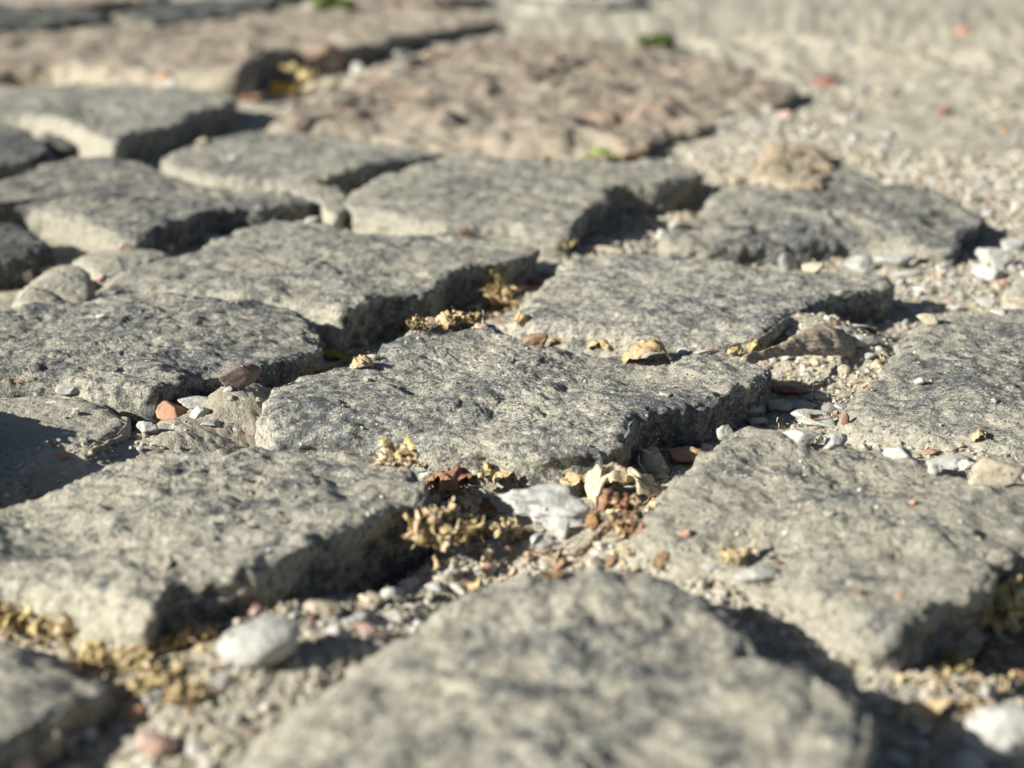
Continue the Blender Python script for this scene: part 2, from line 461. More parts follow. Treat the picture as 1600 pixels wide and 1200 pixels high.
FOC = 0.00062
stone([(410,645),(425,608),(460,590),(520,577),(590,556,.001),(625,524,.003),(665,508,.004),(735,508,.0035),(780,522,.002),(830,538,.0005),(905,548,-.001),
       (960,558,-.002),(1020,561,-.001),(1055,553,.0005),(1100,550,.001),(1150,558,.0005),(1190,572,0),(1205,592,-.001),(1155,614,-.001),(1100,640,-.001),
       (1040,645,0),(990,664,0),(962,702,-.002),(860,716,-.002),(720,704,-.002),(600,690,-.002),(500,680,-.002),(420,680,-.003)],
      H=.0145, r=.008, rz=.0055, res=.00058, crown=.001, bumps=[(1000,590,.010,-.0022),(900,600,.006,-.0008),(1110,580,.008,.0012),(640,560,.012,.0008),(520,590,.006,-.0008)],
      label='large grey cobblestone in sharp focus at the centre')
stone([(-160,520),(0,488),(75,475),(140,469),(210,462,.001),(330,467,.001),(424,477,.0005),(469,489),(500,525,-.002),(503,552,-.003),(430,572,-.002),(360,582,-.001),
       (310,588),(240,612),(150,604),(60,592),(-160,580)], H=.0150, r=.0065, rz=.005, res=FOC, label='grey cobblestone at the left with a brick fragment at its front corner',
      bumps=[(300,500,.012,.001),(90,520,.012,-.001),(330,575,.007,-.002)])
stone([(142,460,-.002),(169,436,-.001),(260,405),(345,374),(401,350,.002),(487,349,.002),(560,362,.001),(640,375,0),(700,370,.001),(760,374),(819,383),(834,398,-.001),(790,412),(740,420),
       (705,430),(680,455,.0),(640,462),(590,468),(545,490,0),(500,484,0),(400,468,0),(280,460,-.001),(200,458,-.002)], H=.0140, r=.0095, rz=.005, res=.0008,
      bumps=[(640,425,.008,-.0028),(560,400,.012,.0012),(300,440,.01,.001)], label='cobblestone with a diagonal hollow behind the joint full of dry blossoms')
stone([(798,500,-.002),(826,459),(867,429),(894,406),(965,398,.001),(1025,395,.001),(1131,410,.0005),(1206,425),(1262,430),(1352,429,.001),(1383,437),(1392,452,-.001),(1330,462),(1285,474),
       (1247,489),(1212,513),(1185,533,-.001),(1120,540,-.002),(1040,537,-.002),(960,527,-.002),(880,517,-.002),(825,508,-.002)], H=.0140, r=.007, rz=.0045, res=.00068,
      label='grey cobblestone just behind the central one, with a flat dusty top')
stone([(1322,664,-.002),(1337,612,-.001),(1375,588),(1397,545),(1416,522),(1450,502),(1506,492),(1600,487),(1800,500),(1870,600),(1780,690),(1600,708,-.002),(1500,695,-.002),(1400,682,-.002)],
      H=.0125, r=.008, rz=.0045, res=.0007, bumps=[(1580,640,.014,.0022),(1500,560,.012,.001)], label='wide cobblestone at the right edge with two white crumbs on it')
stone([(985,856,-.004),(1000,818,-.002),(1022,790,-.001),(1034,762),(1067,729),(1112,699),(1142,678),(1172,671,.001),(1210,680,.001),(1262,693),(1326,697),(1412,714),(1450,734),(1525,755),
       (1600,762),(1770,790),(1720,860),(1610,872),(1560,892),(1532,930),(1470,952),(1425,985),(1350,990,-.001),(1260,950,-.003),(1180,915,-.004),(1080,895,-.005)],
      H=.0150, r=.008, rz=.005, res=.0007, bumps=[(1330,745,.007,-.0018),(1240,715,.007,.0012),(1450,800,.012,.0012),(1180,890,.012,-.003)], mat='sett_dusty',
      label='big dusty cobblestone at the lower right carrying a white chip and a yellow blossom')
stone([(330,1240,-.003),(400,1155,-.003),(520,1068,-.003),(620,995,-.002),(710,932,-.001),(810,900),(872,884),(919,880,.001),(966,889,.001),(1029,905),(1078,930),(1118,962,-.001),(1160,1006,-.001),
       (1210,1028,.0),(1258,1048,.001),(1300,1076,.0005),(1337,1114,0),(1352,1155,-.001),(1330,1240),(1250,1420),(700,1520),(350,1400)], H=.0180, r=.009, rz=.006, res=.0008, mat='sett_dusty', amp=.95,
      bumps=[(800,1010,.007,-.0015),(1150,1040,.006,-.0015),(1250,1090,.01,.0015),(830,1060,.004,-.0012),(960,940,.008,.001)], label='rounded cobblestone nearest the camera at the bottom')
stone([(-150,850,-.003),(0,800,-.003),(100,755,-.002),(200,718,-.001),(350,706),(515,708),(575,711),(631,732,-.0005),(662,768,-.001),(662,792,-.002),(592,810),(562,826),(487,856),(450,876),
       (405,896),(320,912),(262,930),(232,968,-.001),(150,948,-.002),(50,915,-.002),(-100,890,-.002)], H=.0150, r=.0075, rz=.005, res=.0007, mat='sett_dusty',
      bumps=[(330,800,.01,.001),(100,830,.014,-.0015)], label='broad cobblestone at the lower left above the yellow litter')
stone([(-250,985),(0,1003),(60,1020),(130,1048),(172,1078,-.001),(105,1112),(40,1152),(-100,1230),(-300,1260)], H=.0110, r=.006, rz=.004, res=.0011, mat='sett_dusty', label='small rounded cobblestone in the bottom left corner')
stone([(-100,300),(0,283),(49,268),(71,255),(142,248,.001),(210,255,.001),(270,277),(337,296),(431,305),(497,316,-.001),(440,326),(375,328),(330,332),(292,346),(250,358),
       (222,376),(180,372),(110,345,-.002),(40,328,-.002),(-100,330)], H=.0165, r=.008, rz=.005, res=.0011, label='cobblestone at the left edge, third row back, with a shaded right side')
stone([(520,325,-.003),(556,298,-.001),(594,277),(650,259),(702,248),(800,251),(875,255),(987,259),(1062,262),(1097,277,-.001),(1040,291),(960,296),(950,318),(931,325),(905,350,-.001),
       (880,364,-.002),(780,360,-.003),(680,358,-.003),(600,345,-.003)], H=.0175, r=.011, rz=.007, res=.0011, label='long cobblestone behind the centre with a deep black gap at its right end')
stone([(255,247),(300,229),(350,218),(420,210),(500,212),(560,222),(640,237),(698,244),(600,257),(545,272),(500,283,-.001),(430,286,-.002),(350,281,-.002),(290,269,-.001)],
      H=.0150, r=.008, rz=.005, res=.0013, label='flat cobblestone with one pale pebble on its top, left of centre at the back')
stone([(-200,160),(0,142),(112,135),(220,137),(300,141),(358,149),(369,161),(307,179),(277,197),(210,210),(184,224),(150,217),(110,198),(40,184),(-200,178)],
      H=.020, r=.011, rz=.006, res=.0015, mat='sett', label='cobblestone at the upper left in front of the reddish row')
stone([(-160,190),(0,199),(49,210),(78,233),(60,250),(20,260),(-160,264)], H=.0165, r=.009, rz=.006, res=.0014, label='dark cobblestone cut by the left edge of the frame', mat='sett_dark')
stone([(60,195),(95,188),(128,204),(128,226),(95,232),(65,215)], H=.009, r=.006, rz=.004, res=.0016, mat='sett_dark', label='small low cobblestone wedged at the upper left')
stone([(-180,342),(0,352),(40,360),(74,382),(60,400),(0,408),(-180,412)], H=.0145, r=.007, rz=.005, res=.0011, mat='sett_dark', label='dark cobblestone at the left edge above the smooth sandy lumps')
stone([(1030,382,-.004),(1075,345,-.002),(1109,314,-.001),(1139,294),(1220,300),(1280,280,.001),(1311,270,.002),(1345,276,.001),(1405,292,.0),(1469,307,-.001),(1522,337,-.001),(1530,358,-.001),
       (1502,374,-.001),(1492,394,-.002),(1440,394,-.003),(1337,384,-.004),(1187,390,-.004),(1100,392,-.004)], H=.0135, r=.010, rz=.005, res=.0011, amp=1.5,
      label='ridged cobblestone sunk in gravel on the right', bumps=[(1150,360,.012,.001),(1330,330,.02,.002)])
stone([(1172,292,-.002),(1190,248),(1210,230,.001),(1258,236),(1302,254),(1290,288),(1250,306,-.001),(1200,300,-.002)], H=.0160, r=.016, rz=.007, res=.0013, mat='sett_buff', amp=2.2, crown=.003, jag=3, name='cobblestone',
      label='pale yellow and pink stone behind the ridged cobblestone')
stone([(1578,455),(1592,430),(1700,412),(1830,440),(1750,480),(1600,478)], H=.0115, r=.007, rz=.004, res=.0013)
stone([(436,200,-.004),(480,165,-.002),(560,118),(640,90),(760,70,.002),(900,68,.004),(1010,76,.002),(1082,102,-.002),(1180,126,-.002),(1243,149,-.002),(1210,169),(1150,191),(1086,208),(1040,214,-.001),
       (1000,234,-.002),(950,241,-.004),(880,238,-.006),(762,230,-.006),(669,224,-.006),(560,214,-.006),(480,207,-.005)], H=.019, r=.06, rz=.016, res=.0016, mat='sett_red', amp=5.0, jag=8, fs=.40,
      bumps=[(1020,112,.028,-.014),(1060,160,.020,-.006),(740,150,.022,-.009),(890,140,.05,.006),(880,195,.02,.006),(640,180,.02,-.005),(960,195,.014,-.007),(560,150,.03,-.004)], label='large rough reddish granite block at the back')
stone([(-260,75),(0,62),(150,50),(300,42),(430,24),(600,12),(730,25),(778,38),(690,53),(612,67),(537,80),(440,84),(405,98),(380,116),(340,126,-.004),(200,118,-.004),(60,108,-.004),(-260,112,-.004)],
      H=.028, r=.035, rz=.016, res=.0024, mat='sett_red', amp=4.0, jag=4, fs=.36, label='long reddish granite block across the upper left')
FARK = dict(r=.045, rz=.018, amp=5.0, jag=7, fs=.28)
stone([(-240,30),(-60,14),(60,12),(150,22),(170,34),(60,44),(-60,48),(-240,50)], H=.026, res=.004, mat='sett_dark', **FARK)
stone([(190,24),(260,8),(380,2),(430,8),(400,20),(330,32),(230,38)], H=.026, res=.004, mat='sett_dark', **FARK)
stone([(-60,2),(60,-10),(200,-14),(260,-6),(180,6),(60,10)], H=.026, res=.005, mat='sett_red', **FARK)
stone([(300,-14),(420,-24),(520,-20),(500,-8),(400,-4)], H=.024, res=.005, mat='sett_dark', **FARK)
stone([(470,4),(560,-8),(680,-12),(760,-4),(700,6),(560,10)], H=.020, res=.004, mat='sett_red', **FARK)
stone([(-300,-18),(-100,-30),(120,-34),(260,-30),(150,-18),(-100,-10),(-300,-6)], H=.024, res=.006, mat='sett_dark', **FARK)
stone([(800,14),(860,4),(960,-2),(1010,2),(960,12),(870,20)], H=.016, res=.004, mat='sett_dusty', **FARK)
stone([(820,-18),(950,-28),(1150,-30),(1200,-22),(1050,-14),(900,-10)], H=.018, res=.006, mat='sett_dusty', **FARK)
stone([(-360,600),(-170,588),(-100,606),(-75,645),(-100,700),(-340,735)], H=.026, r=.009, rz=.006, res=.0012)  # unseen taller stone off to the left, added to shade the low stone
# smooth sand-caked stones
stone([(114,412),(146,396),(225,391),(266,402),(205,428),(150,438)], H=.0115, r=.007, rz=.004, res=.0009, mat='sand_smooth', amp=.45, crown=.002, label='flat sand-caked stone, left of the hollowed cobblestone')
stone([(30,462),(49,438),(86,422),(124,421),(148,444),(140,472),(80,478)], H=.0105, r=.009, rz=.005, res=.0008, mat='sand_smooth', amp=.5, crown=.002, label='rounded sandy stone at the left')
stone([(22,474),(41,453),(75,455),(98,474),(70,486),(35,486)], H=.0115, r=.006, rz=.004, res=.0008, mat='sand_smooth', amp=.4, crown=.002, label='little smooth sandy stone in front of the rounded one')
stone([(-150,622),(0,618),(56,620),(131,628),(180,640),(202,657,-.001),(190,680,-.001),(150,708,-.001),(80,738,-.0015),(-150,790,-.0015)], H=.0112, r=.008, rz=.004, res=.0008, mat='sand_smooth', amp=.5,
      label='low sand-covered stone half in shadow at the left')
stone([(428,300),(455,288),(500,290),(540,305),(548,328),(520,342),(495,325),(450,312)], H=.0125, r=.007, rz=.005, res=.0011, mat='sand_smooth', amp=.6, crown=.002, label='tan sandy stone wedged between two cobblestones at the back')

bpy.context.view_layer.update()
dg = bpy.context.evaluated_depsgraph_get()
CAM = Vector((0, 0, HC))
def cast_px(px, py):
    ok, loc, nor, _, ob, _ = scene.ray_cast(dg, CAM, ray(px, py).normalized())
    return (loc, nor, ob) if ok else (None, None, None)
def cast_down(x, y):
    ok, loc, nor, _, ob, _ = scene.ray_cast(dg, Vector((x, y, 0.12)), Vector((0, 0, -1)))
    return (loc, nor, ob) if ok else (None, None, None)

# ------------------------------------------------------------------ loose stones
def ico(sub):
    import bmesh
    bm = bmesh.new(); bmesh.ops.create_icosphere(bm, subdivisions=sub, radius=1)
    v = np.array([x.co[:] for x in bm.verts]); f = np.array([[q.index for q in x.verts] for x in bm.faces]); bm.free()
    return v, f
ICO = {s: ico(s) for s in (1, 2, 3, 4, 5)}

def rock_shape(sub, seed, angular=1.0, rough=1.0):
    v, f = ICO[sub]
    g = np.random.default_rng(seed)
    nrm = g.normal(size=(int(g.integers(7, 12)), 3)); nrm /= np.linalg.norm(nrm, axis=1)[:, None]
    d = g.uniform(0.42, 0.92, len(nrm))
    dots = v @ nrm.T
    rad_ = np.where(dots > 0.05, d / np.maximum(dots, 0.05), 9).min(1)
    rad_ = np.minimum(rad_, 1.15)
    rad_ = angular * rad_ + (1 - angular) * 0.95
    V = v * rad_[:, None]
    if sub >= 3:
        V += v * (rough * (0.12 * noise(V * 1.8 + seed) + 0.07 * noise(V * 4.5 + seed) + 0.035 * noise(V * 10 + seed)))[:, None]
        if sub >= 4: V += v * (rough * 0.022 * noise(V * 22 + seed))[:, None]
    ext = V.max(0) - V.min(0)
    V = (V - (V.max(0) + V.min(0)) / 2) / ext
    return V, f

def pebble(px, py, w, h, mat, label, name='pebble', cat='pebble', group=None, rot=None, angular=1.0, tilt=None, sink=0.22, rough=1.0, deep=0.75):
    """px, py: middle of its foot in the photo; w, h: size there in photo pixels"""
    loc, nor, ob = cast_px(px, py)
    if loc is None: return None
    dist = (loc - CAM).length
    s = dist / FPX
    W = w * s; D = W * deep; Hh = max(.42 * h, h * 1.12 - .30 * deep * w) * s * 1.1
    seed = int(px * 7 + py * 13)
    g = random.Random(seed)
    sub = 5 if w > 90 else (4 if w > 26 else 3)
    V, f = rock_shape(sub, seed, angular, rough)
    V = V * np.array([W, D, Hh])
    o = mesh_obj(name, V, f, M[mat], smooth=True)
    o.rotation_euler = (R(g.uniform(-9, 9)) if tilt is None else R(tilt[0]), R(g.uniform(-9, 9)) if tilt is None else R(tilt[1]), R(g.uniform(-28, 28)) if rot is None else R(rot))
    o.location = (loc.x, loc.y + D * 0.30, loc.z + Hh * (0.5 - sink))
    tag(o, label, cat, group)
    return o

P = pebble
P(266,655,54,36,'brick','orange brick fragment lying against the front corner of the left cobblestone',name='brick_fragment',cat='brick fragment',rot=-22,tilt=(6,8),sink=.12,rough=.5)
P(308,635,66,26,'white','flat whitish chip touching the brick fragment from behind',rot=12)
P(311,652,32,22,'white','blocky white pebble right of the brick fragment',rot=20)
P(376,611,66,42,'brown','dark brown porous disc leaning on the corner of the left cobblestone',rot=20,tilt=(25,-14),deep=.3,sink=.05)
P(356,613,16,12,'white','tiny white chip under the dark brown disc')
P(229,680,36,30,'white','pale angular chip left of and below the brick fragment')
P(328,668,34,16,'grey','low greyish chip half buried in sand below the white pebbles')
P(105,614,40,22,'grey','grey lump on the front edge of the left cobblestone')
P(30,598,18,10,'red','reddish crumb on the front edge of the left cobblestone, near the frame edge')
P(157,499,20,12,'white','single pale crumb lying on top of the left cobblestone')
P(117,648,14,11,'white','small white chip on the low sand-covered stone, upper of two')
P(97,718,25,16,'brick','small rounded orange pebble on the low sand-covered stone')
P(88,692,18,11,'grey','small grey-white crumb on the shaded low stone beside the orange pebble')
P(203,705,11,10,'white','left one of two tiny white crumbs below the pale angular chip')
P(217,705,12,9,'white','right one of two tiny white crumbs below the pale angular chip')
P(155,445,20,20,'pink','pinkish chip between the two sand-caked stones at the left')
P(36,438,28,24,'grey','pale grey pebble in the dark joint at the left edge')
P(62,424,34,14,'pink','flat pink chip beside the pale grey pebble at the left edge')
P(368,250,24,13,'white','lone pale pebble on the flat cobblestone at the back left')
P(487,348,26,14,'white','white pebble in the shaded joint right of the third-row cobblestone')
P(322,382,42,22,'white','pale pebble below the shaded side of the third-row cobblestone')
P(262,392,22,14,'white','small white pebble at the foot of the third-row cobblestone')
P(198,389,30,16,'pink','pinkish pebble at the front foot of the third-row cobblestone')
P(97,362,20,14,'tan','tan pebble in the joint at the left, fourth row')
P(382,142,28,22,'white','blurred white pebble in front of the long reddish block')
P(272,136,22,20,'white','blurred white pebble at the foot of the long reddish block, further left')
P(394,158,42,18,'brick','blurred orange-tan stone beside the yellow petals')
P(438,166,50,12,'white','blurred flat white stone under the yellow petals')
P(258,121,24,14,'brick','small orange stone at the foot of the long reddish block')
P(318,226,24,16,'tan','tan pebble at the right foot of the upper left cobblestone')
P(560,112,28,20,'white','blurred white stone in the gap below the long reddish block, lower left one')
P(630,92,36,20,'white','blurred white stone in the gap between the two reddish blocks')
P(620,119,30,16,'grey','blurred grey stone left of the large reddish block')
P(515,134,34,20,'tan','blurred tan stone left of the large reddish block')
P(852,250,18,12,'brick','small orange chip at the front foot of the large reddish block')
P(566,283,14,16,'white','left half of a pair of tiny white crumbs at the tip of the flat cobblestone')
P(578,283,12,14,'white','right half of a pair of tiny white crumbs at the tip of the flat cobblestone')
P(898,394,22,18,'white','white crumb beside the yellow blossom behind the rear cobblestone')
P(945,396,74,26,'tan','pale clod in the joint in front of the long cobblestone')
P(1060,358,28,20,'white','round white pebble in the gravel right of the long cobblestone')
P(1036,372,20,18,'white','white pebble just below the round white one')
P(862,432,34,20,'white','pale pebble at the back corner of the flat dusty cobblestone')
P(841,446,26,18,'red','dull red pebble in the joint at the back corner of the flat dusty cobblestone')
P(1558,418,62,42,'white','large white pebble right of the ridged cobblestone')
P(1590,395,56,30,'white','white pebble at the right frame edge above the large one')
P(1346,424,50,34,'grey','grey and white pebble at the front of the ridged cobblestone')
P(1403,421,62,34,'white','broad white pebble at the front of the ridged cobblestone')
P(1418,434,42,18,'white','smooth oval white pebble in front of the broad one')
P(1229,424,32,36,'grey','upright blocky grey chip behind the flat dusty cobblestone')
P(1272,425,36,22,'tan','tan clod right of the upright blocky chip')
P(1475,432,24,16,'white','small white pebble between the oval pebble and the right edge')
P(1548,436,52,30,'white','pale lumpy pebble below the large white one')
P(1447,456,42,18,'white','flat pale pebble on the rim of the shadow right of the flat dusty cobblestone')
P(1477,180,26,16,'red','blurred reddish stone on the pale ground at the upper right')
P(1507,54,28,18,'brick','blurred orange stone far off at the upper right')
P(1295,134,50,24,'red','dark reddish stone right of the large reddish block')
P(1228,188,26,20,'pink','pink pebble in the gravel beside the large reddish block')
P(1262,214,22,16,'white','bright pebble in the gravel above the yellow and pink stone')
P(1384,234,32,16,'grey','grey pebble in the gravel right of the yellow and pink stone')
P(1572,208,20,12,'brick','small orange crumb at the right edge of the far gravel')
P(1527,316,26,14,'dark','dark pebble above the right end of the ridged cobblestone')
P(1352,543,48,28,'white','white chip in the joint right of the bark piece')
P(1344,515,38,14,'white','flat pale chip in the shadow edge above the bark piece')
P(1362,520,24,14,'brown','brownish chip next to the flat pale one above the bark')
P(1450,506,34,22,'tan','tan elongated chip at the back corner of the right edge cobblestone')
P(1305,518,20,12,'grey','small grey chip in shadow just above the bark piece')
P(1415,508,16,12,'white','tiny white pebble left of the tan elongated chip')
P(1437,601,18,14,'white','left white crumb of the two on top of the right edge cobblestone')
P(1556,631,14,12,'white','right white crumb of the two on top of the right edge cobblestone')
P(1040,621,20,11,'white','pale crumb on the right part of the central cobblestone')
P(574,596,14,9,'grey','grey crumb on the left shoulder of the central cobblestone')
P(1235,617,66,26,'red','flat reddish-brown chip in the shade right of the central cobblestone',rot=-8)
P(1216,645,54,32,'grey','grey chip in front of the flat reddish-brown one',rot=25)
P(1178,646,38,22,'white','white chip left of the grey one, right of the central cobblestone')
P(1184,665,34,20,'white','lower white chip at the right foot of the central cobblestone')
P(1252,645,48,26,'grey','pale grey chip at the middle of the chip-filled joint')
P(1285,625,26,14,'white','small bright white crumb at the back of the chip-filled joint')
P(1275,669,68,34,'white','biggest white chip in the joint between the two right-hand cobblestones',rot=10)
P(1252,694,54,32,'white','angular white chip on the back edge of the lower right cobblestone, left of its twin')
P(1306,697,52,26,'white','angular white chip on the back edge of the lower right cobblestone, right of its twin')
P(1315,644,26,18,'white','white crumb at the left corner of the right edge cobblestone')
P(1321,664,13,24,'red','dark red sliver at the left corner of the right edge cobblestone')
P(1022,742,58,56,'grey','tall grey-green angular stone at the front corner of the central cobblestone',rot=15,rough=1.2)
P(1080,728,66,42,'rust','rusty brown chip right of the tall angular stone',rot=24)
P(1134,684,28,26,'grey','small grey stone behind the rusty brown chip')
P(1405,716,46,28,'white','white chip at the front foot of the right edge cobblestone')
P(1487,733,66,28,'white','flat white chip at the front of the right edge cobblestone, further right')
P(1560,757,88,48,'tan','sandy clod between the two right-hand cobblestones',rough=1.4)
P(1459,742,18,20,'grey','small grey chip left of the flat white chip')
P(1457,712,32,13,'brick','orange sliver behind the flat white chip')
P(1562,492,26,14,'white','white pebble on the back edge of the right edge cobblestone')
P(1540,476,34,18,'white','pale pebble in gravel behind the right edge cobblestone')
P(1590,474,34,18,'tan','tan pebble at the right frame edge behind the right edge cobblestone')
P(1568,446,14,12,'brick','tiny orange crumb in gravel near the right frame edge')
P(1427,788,12,10,'brick','tiny orange crumb in the hollow of the lower right cobblestone')
P(1296,806,18,9,'white','quartz crumb on the lower right cobblestone')
P(1072,838,22,14,'brick','orange crumb on the left part of the lower right cobblestone')
P(1183,910,70,36,'white','rounded white chip lying on the lower right cobblestone next to the yellow blossom',angular=.7)
P(1216,884,15,10,'red','red crumb at the tip of the rounded white chip')
P(1110,894,24,18,'white','small white crumb left of the rounded white chip')
P(1344,928,13,10,'red','dark red crumb on the lower right cobblestone above its shaded front')
P(1408,936,16,9,'brick','orange crumb on the lower right cobblestone near its shaded corner')
P(1568,1192,108,104,'white','big blurred round white pebble in the bottom right corner',angular=.5,deep=.9)
P(1515,1215,64,50,'white','blurred white pebble cut by the bottom edge at the right',angular=.6)
P(1542,1088,38,34,'white','blurred white pebble above the big round one, left of its neighbour')
P(1585,1078,34,28,'white','blurred white pebble above the big round one, at the frame edge')
P(402,1048,132,84,'white','large white chip in front of the lower left cobblestone',rot=18,sink=.12)
P(342,1072,44,24,'white','white chip under the left tip of the large white chip')
P(456,964,30,24,'grey','small grey pebble above the right end of the large white chip')
P(505,965,64,38,'tan','pale clod at the foot of the lower left cobblestone',rough=1.5)
P(528,1000,40,32,'white','blurred white pebble below the pale clod')
P(578,996,54,24,'pink','pink chip beside the bottom cobblestone')
P(590,1015,30,16,'white','white crumb below the pink chip beside the bottom cobblestone')
P(240,1182,64,46,'pink','pink pebble near the bottom left',angular=.6)
P(136,1160,30,30,'white','glinting white pebble near the bottom left',angular=.5)
P(238,1104,32,28,'white','blurred white pebble right of the small corner cobblestone')
P(304,1186,30,38,'white','blurred white pebble right of the pink pebble at the bottom')
P(210,1124,32,26,'brick','blurred orange pebble right of the small corner cobblestone')
P(25,1215,52,50,'pink','pinkish pebble in the bottom left corner')
P(68,1178,50,46,'tan','tan pebble in front of the small corner cobblestone')
P(562,924,16,11,'brick','orange crumb in the shaded joint of the lower left cobblestone')
P(855,832,156,84,'white','large flat crumbly white chip in front of the central cobblestone',rot=6,tilt=(32,4),rough=2.9,deep=.7,sink=.02)
P(872,842,36,40,'white','upright white splinter in front of the large crumbly chip',deep=.5)
P(848,856,42,30,'grey','grey-brown pebble left of the upright white splinter')
P(758,902,40,30,'white','round white pebble at the back edge of the bottom cobblestone',angular=.7)
P(703,908,40,28,'white','white pebble left of the round white one')
P(726,925,54,24,'rust','brown clod in front of the two white pebbles')
P(682,930,38,26,'white','white lump left of the brown clod')
P(640,922,34,24,'white','upper white lump in the pale rubble left of the bottom cobblestone')
P(612,938,36,28,'white','middle white lump in the pale rubble left of the bottom cobblestone')
P(580,946,38,26,'tan','sandy lump in the pale rubble left of the bottom cobblestone')
P(614,968,30,24,'white','bright lump below the pale rubble left of the bottom cobblestone')
P(560,975,34,24,'grey','grey lump in the pale rubble left of the bottom cobblestone')
P(827,877,22,14,'pink','pinkish red crumb behind the bottom cobblestone')
P(868,852,12,10,'white','tiny white bead under the upright splinter')
P(660,735,28,20,'grey','grey chip in the shade by the crumpled blossom in front of the central cobblestone')
P(676,752,46,26,'grey','darker stone in the shaded joint in front of the central cobblestone')
P(986,836,24,16,'white','white crumb below the reddish crumpled leaf')
P(940,862,30,22,'white','white crumb by the twig behind the bottom cobblestone')
P(905,862,30,20,'tan','tan crumb by the twig behind the bottom cobblestone')
P(990,868,30,18,'tan','tan clod at the left corner of the lower right cobblestone')
P(1040,884,26,14,'white','pale crumb on the sandy rim between bottom and lower right cobblestones')
P(743,488,30,20,'grey','pale pebble behind the yellow-tipped blossom')
P(752,513,22,14,'pink','pinkish crumb beside the yellow-tipped blossom')
P(672,508,30,18,'pink','pink and white chip left of the yellow-tipped blossom')
P(700,503,18,12,'white','white crumb right of the pink and white chip')
P(580,563,28,14,'white','white pebble tucked at the back left of the central cobblestone')
P(836,541,42,28,'rust','rusty woody lump at the front left corner of the flat dusty cobblestone')
P(1196,566,18,15,'tan','tan crumb in front of the bark tail')
P(1210,567,18,15,'white','white crumb in front of the bark tail')
P(1320,585,24,20,'tan','small clod in the middle of the sandy joint below the bark')
P(1280,572,26,16,'tan','crumbly clod in front of the bark head')
P(1373,592,18,20,'tan','tan chip leaning on the left edge of the right edge cobblestone')
P(1360,562,28,16,'grey','grey chip in the sandy joint below the white chip')
P(1068,551,20,12,'white','white crumb between the central cobblestone and the one behind')
P(1100,553,28,12,'pink','pinkish pebble between the central cobblestone and the one behind')
P(1215,905,22,12,'grey','grey crumb in the shadow beside the rounded white chip')

# mid-size gravel that can still be counted
REG = [((1120,150,1600,345),70,(9,20),'far gravel behind the ridged cobblestone'),
       ((1380,400,1600,490),26,(9,20),'gravel between the ridged and the right edge cobblestones'),
       ((930,300,1130,400),18,(8,17),'gravel in the joint right of the long cobblestone'),
       ((1160,545,1400,700),30,(8,17),'rubble in the joint right of the central cobblestone'),
       ((1390,690,1600,760),14,(8,18),'rubble in front of the right edge cobblestone'),
       ((480,880,900,1010),26,(10,24),'pale rubble behind the bottom cobblestone'),
       ((120,1040,560,1200),26,(12,30),'rubble in the bottom left joint'),
       ((0,390,330,460),12,(8,16),'crumbs around the sandy stones at the left')]
bpy.context.view_layer.update(); dg = bpy.context.evaluated_depsgraph_get()
CN = {'white': 'whitish', 'grey': 'grey', 'tan': 'tan', 'pink': 'pinkish', 'brick': 'orange'}
MARKS = [(1240,265,'yellow and pink stone'),(1560,400,'large white pebble'),(1403,410,'broad white pebble'),(1229,410,'upright grey chip'),(1295,130,'dark reddish stone'),
         (1477,175,'reddish stone'),(1228,185,'pink pebble'),(1384,228,'grey far pebble'),(1150,195,'reddish block'),(1527,312,'dark pebble'),(1060,355,'round white pebble'),(945,392,'pale clod'),
         (1450,500,'elongated tan chip'),(1590,470,'right frame edge'),(1275,665,'biggest white chip'),(1235,615,'reddish-brown chip'),(1352,537,'white chip by the bark'),(1280,530,'bark piece'),
         (1330,590,'small clod'),(1560,750,'sandy clod'),(1405,710,'white chip'),(1487,728,'flat white chip'),(758,898,'round white pebble'),(640,915,'white rubble lumps'),(505,962,'pale clod'),
         (578,996,'pink chip'),(855,815,'large crumbly chip'),(690,870,'golden blossom'),(402,1040,'large white chip'),(240,1178,'pink pebble'),(136,1155,'glinting pebble'),(304,1180,'bottom white pebble'),
         (210,1120,'orange pebble'),(90,440,'rounded sandy stone'),(190,410,'flat sand-caked stone'),(36,435,'pale grey pebble'),(1340,500,'flat pale chip'),(1470,340,'ridged cobblestone end'),(1500,250,'far sand'),(1130,330,'gap end')]
used_l = {}
budget = 300 - sum(1 for o in col.objects if o.name.startswith('pebble'))
for (x0, y0, x1, y1), cnt, (s0, s1), where in REG:
    made = 0
    for _ in range(cnt * 6):
        if made >= cnt or budget <= 0: break
        px, py = random.uniform(x0, x1), random.uniform(y0, y1)
        loc, nor, ob = cast_px(px, py)
        if ob is None or ob.name != 'pavement': continue
        m = random.choices(['white', 'grey', 'tan', 'pink', 'brick'], [40, 24, 31, 4, 1])[0]
        w = random.uniform(s0, s1)
        size_ = 'tiny' if w < s0 + (s1 - s0) * .33 else ('small' if w < s0 + (s1 - s0) * .66 else 'larger')
        for mk in sorted(MARKS, key=lambda k: (k[0] - px) ** 2 + ((k[1] - py) * 1.8) ** 2)[:4]:
            dx, dy = px - mk[0], (py - mk[1]) * 1.8
            side_ = ('right of' if dx > 0 else 'left of') if abs(dx) > abs(dy) else ('in front of' if dy > 0 else 'behind')
            dist_ = math.hypot(dx, dy)
            far_ = 'just' if dist_ < 30 else ('a little way' if dist_ < 60 else ('some way' if dist_ < 110 else 'a long way'))
            lab = f'{size_} {CN[m]} pebble {far_} {side_} the {mk[2]}'
            if lab not in used_l: break
        used_l[lab] = 1
        P(px, py, w, w * random.uniform(.5, .85), m, lab, group=f'{CN[m]} pebbles, {where}')
        made += 1; budget -= 1

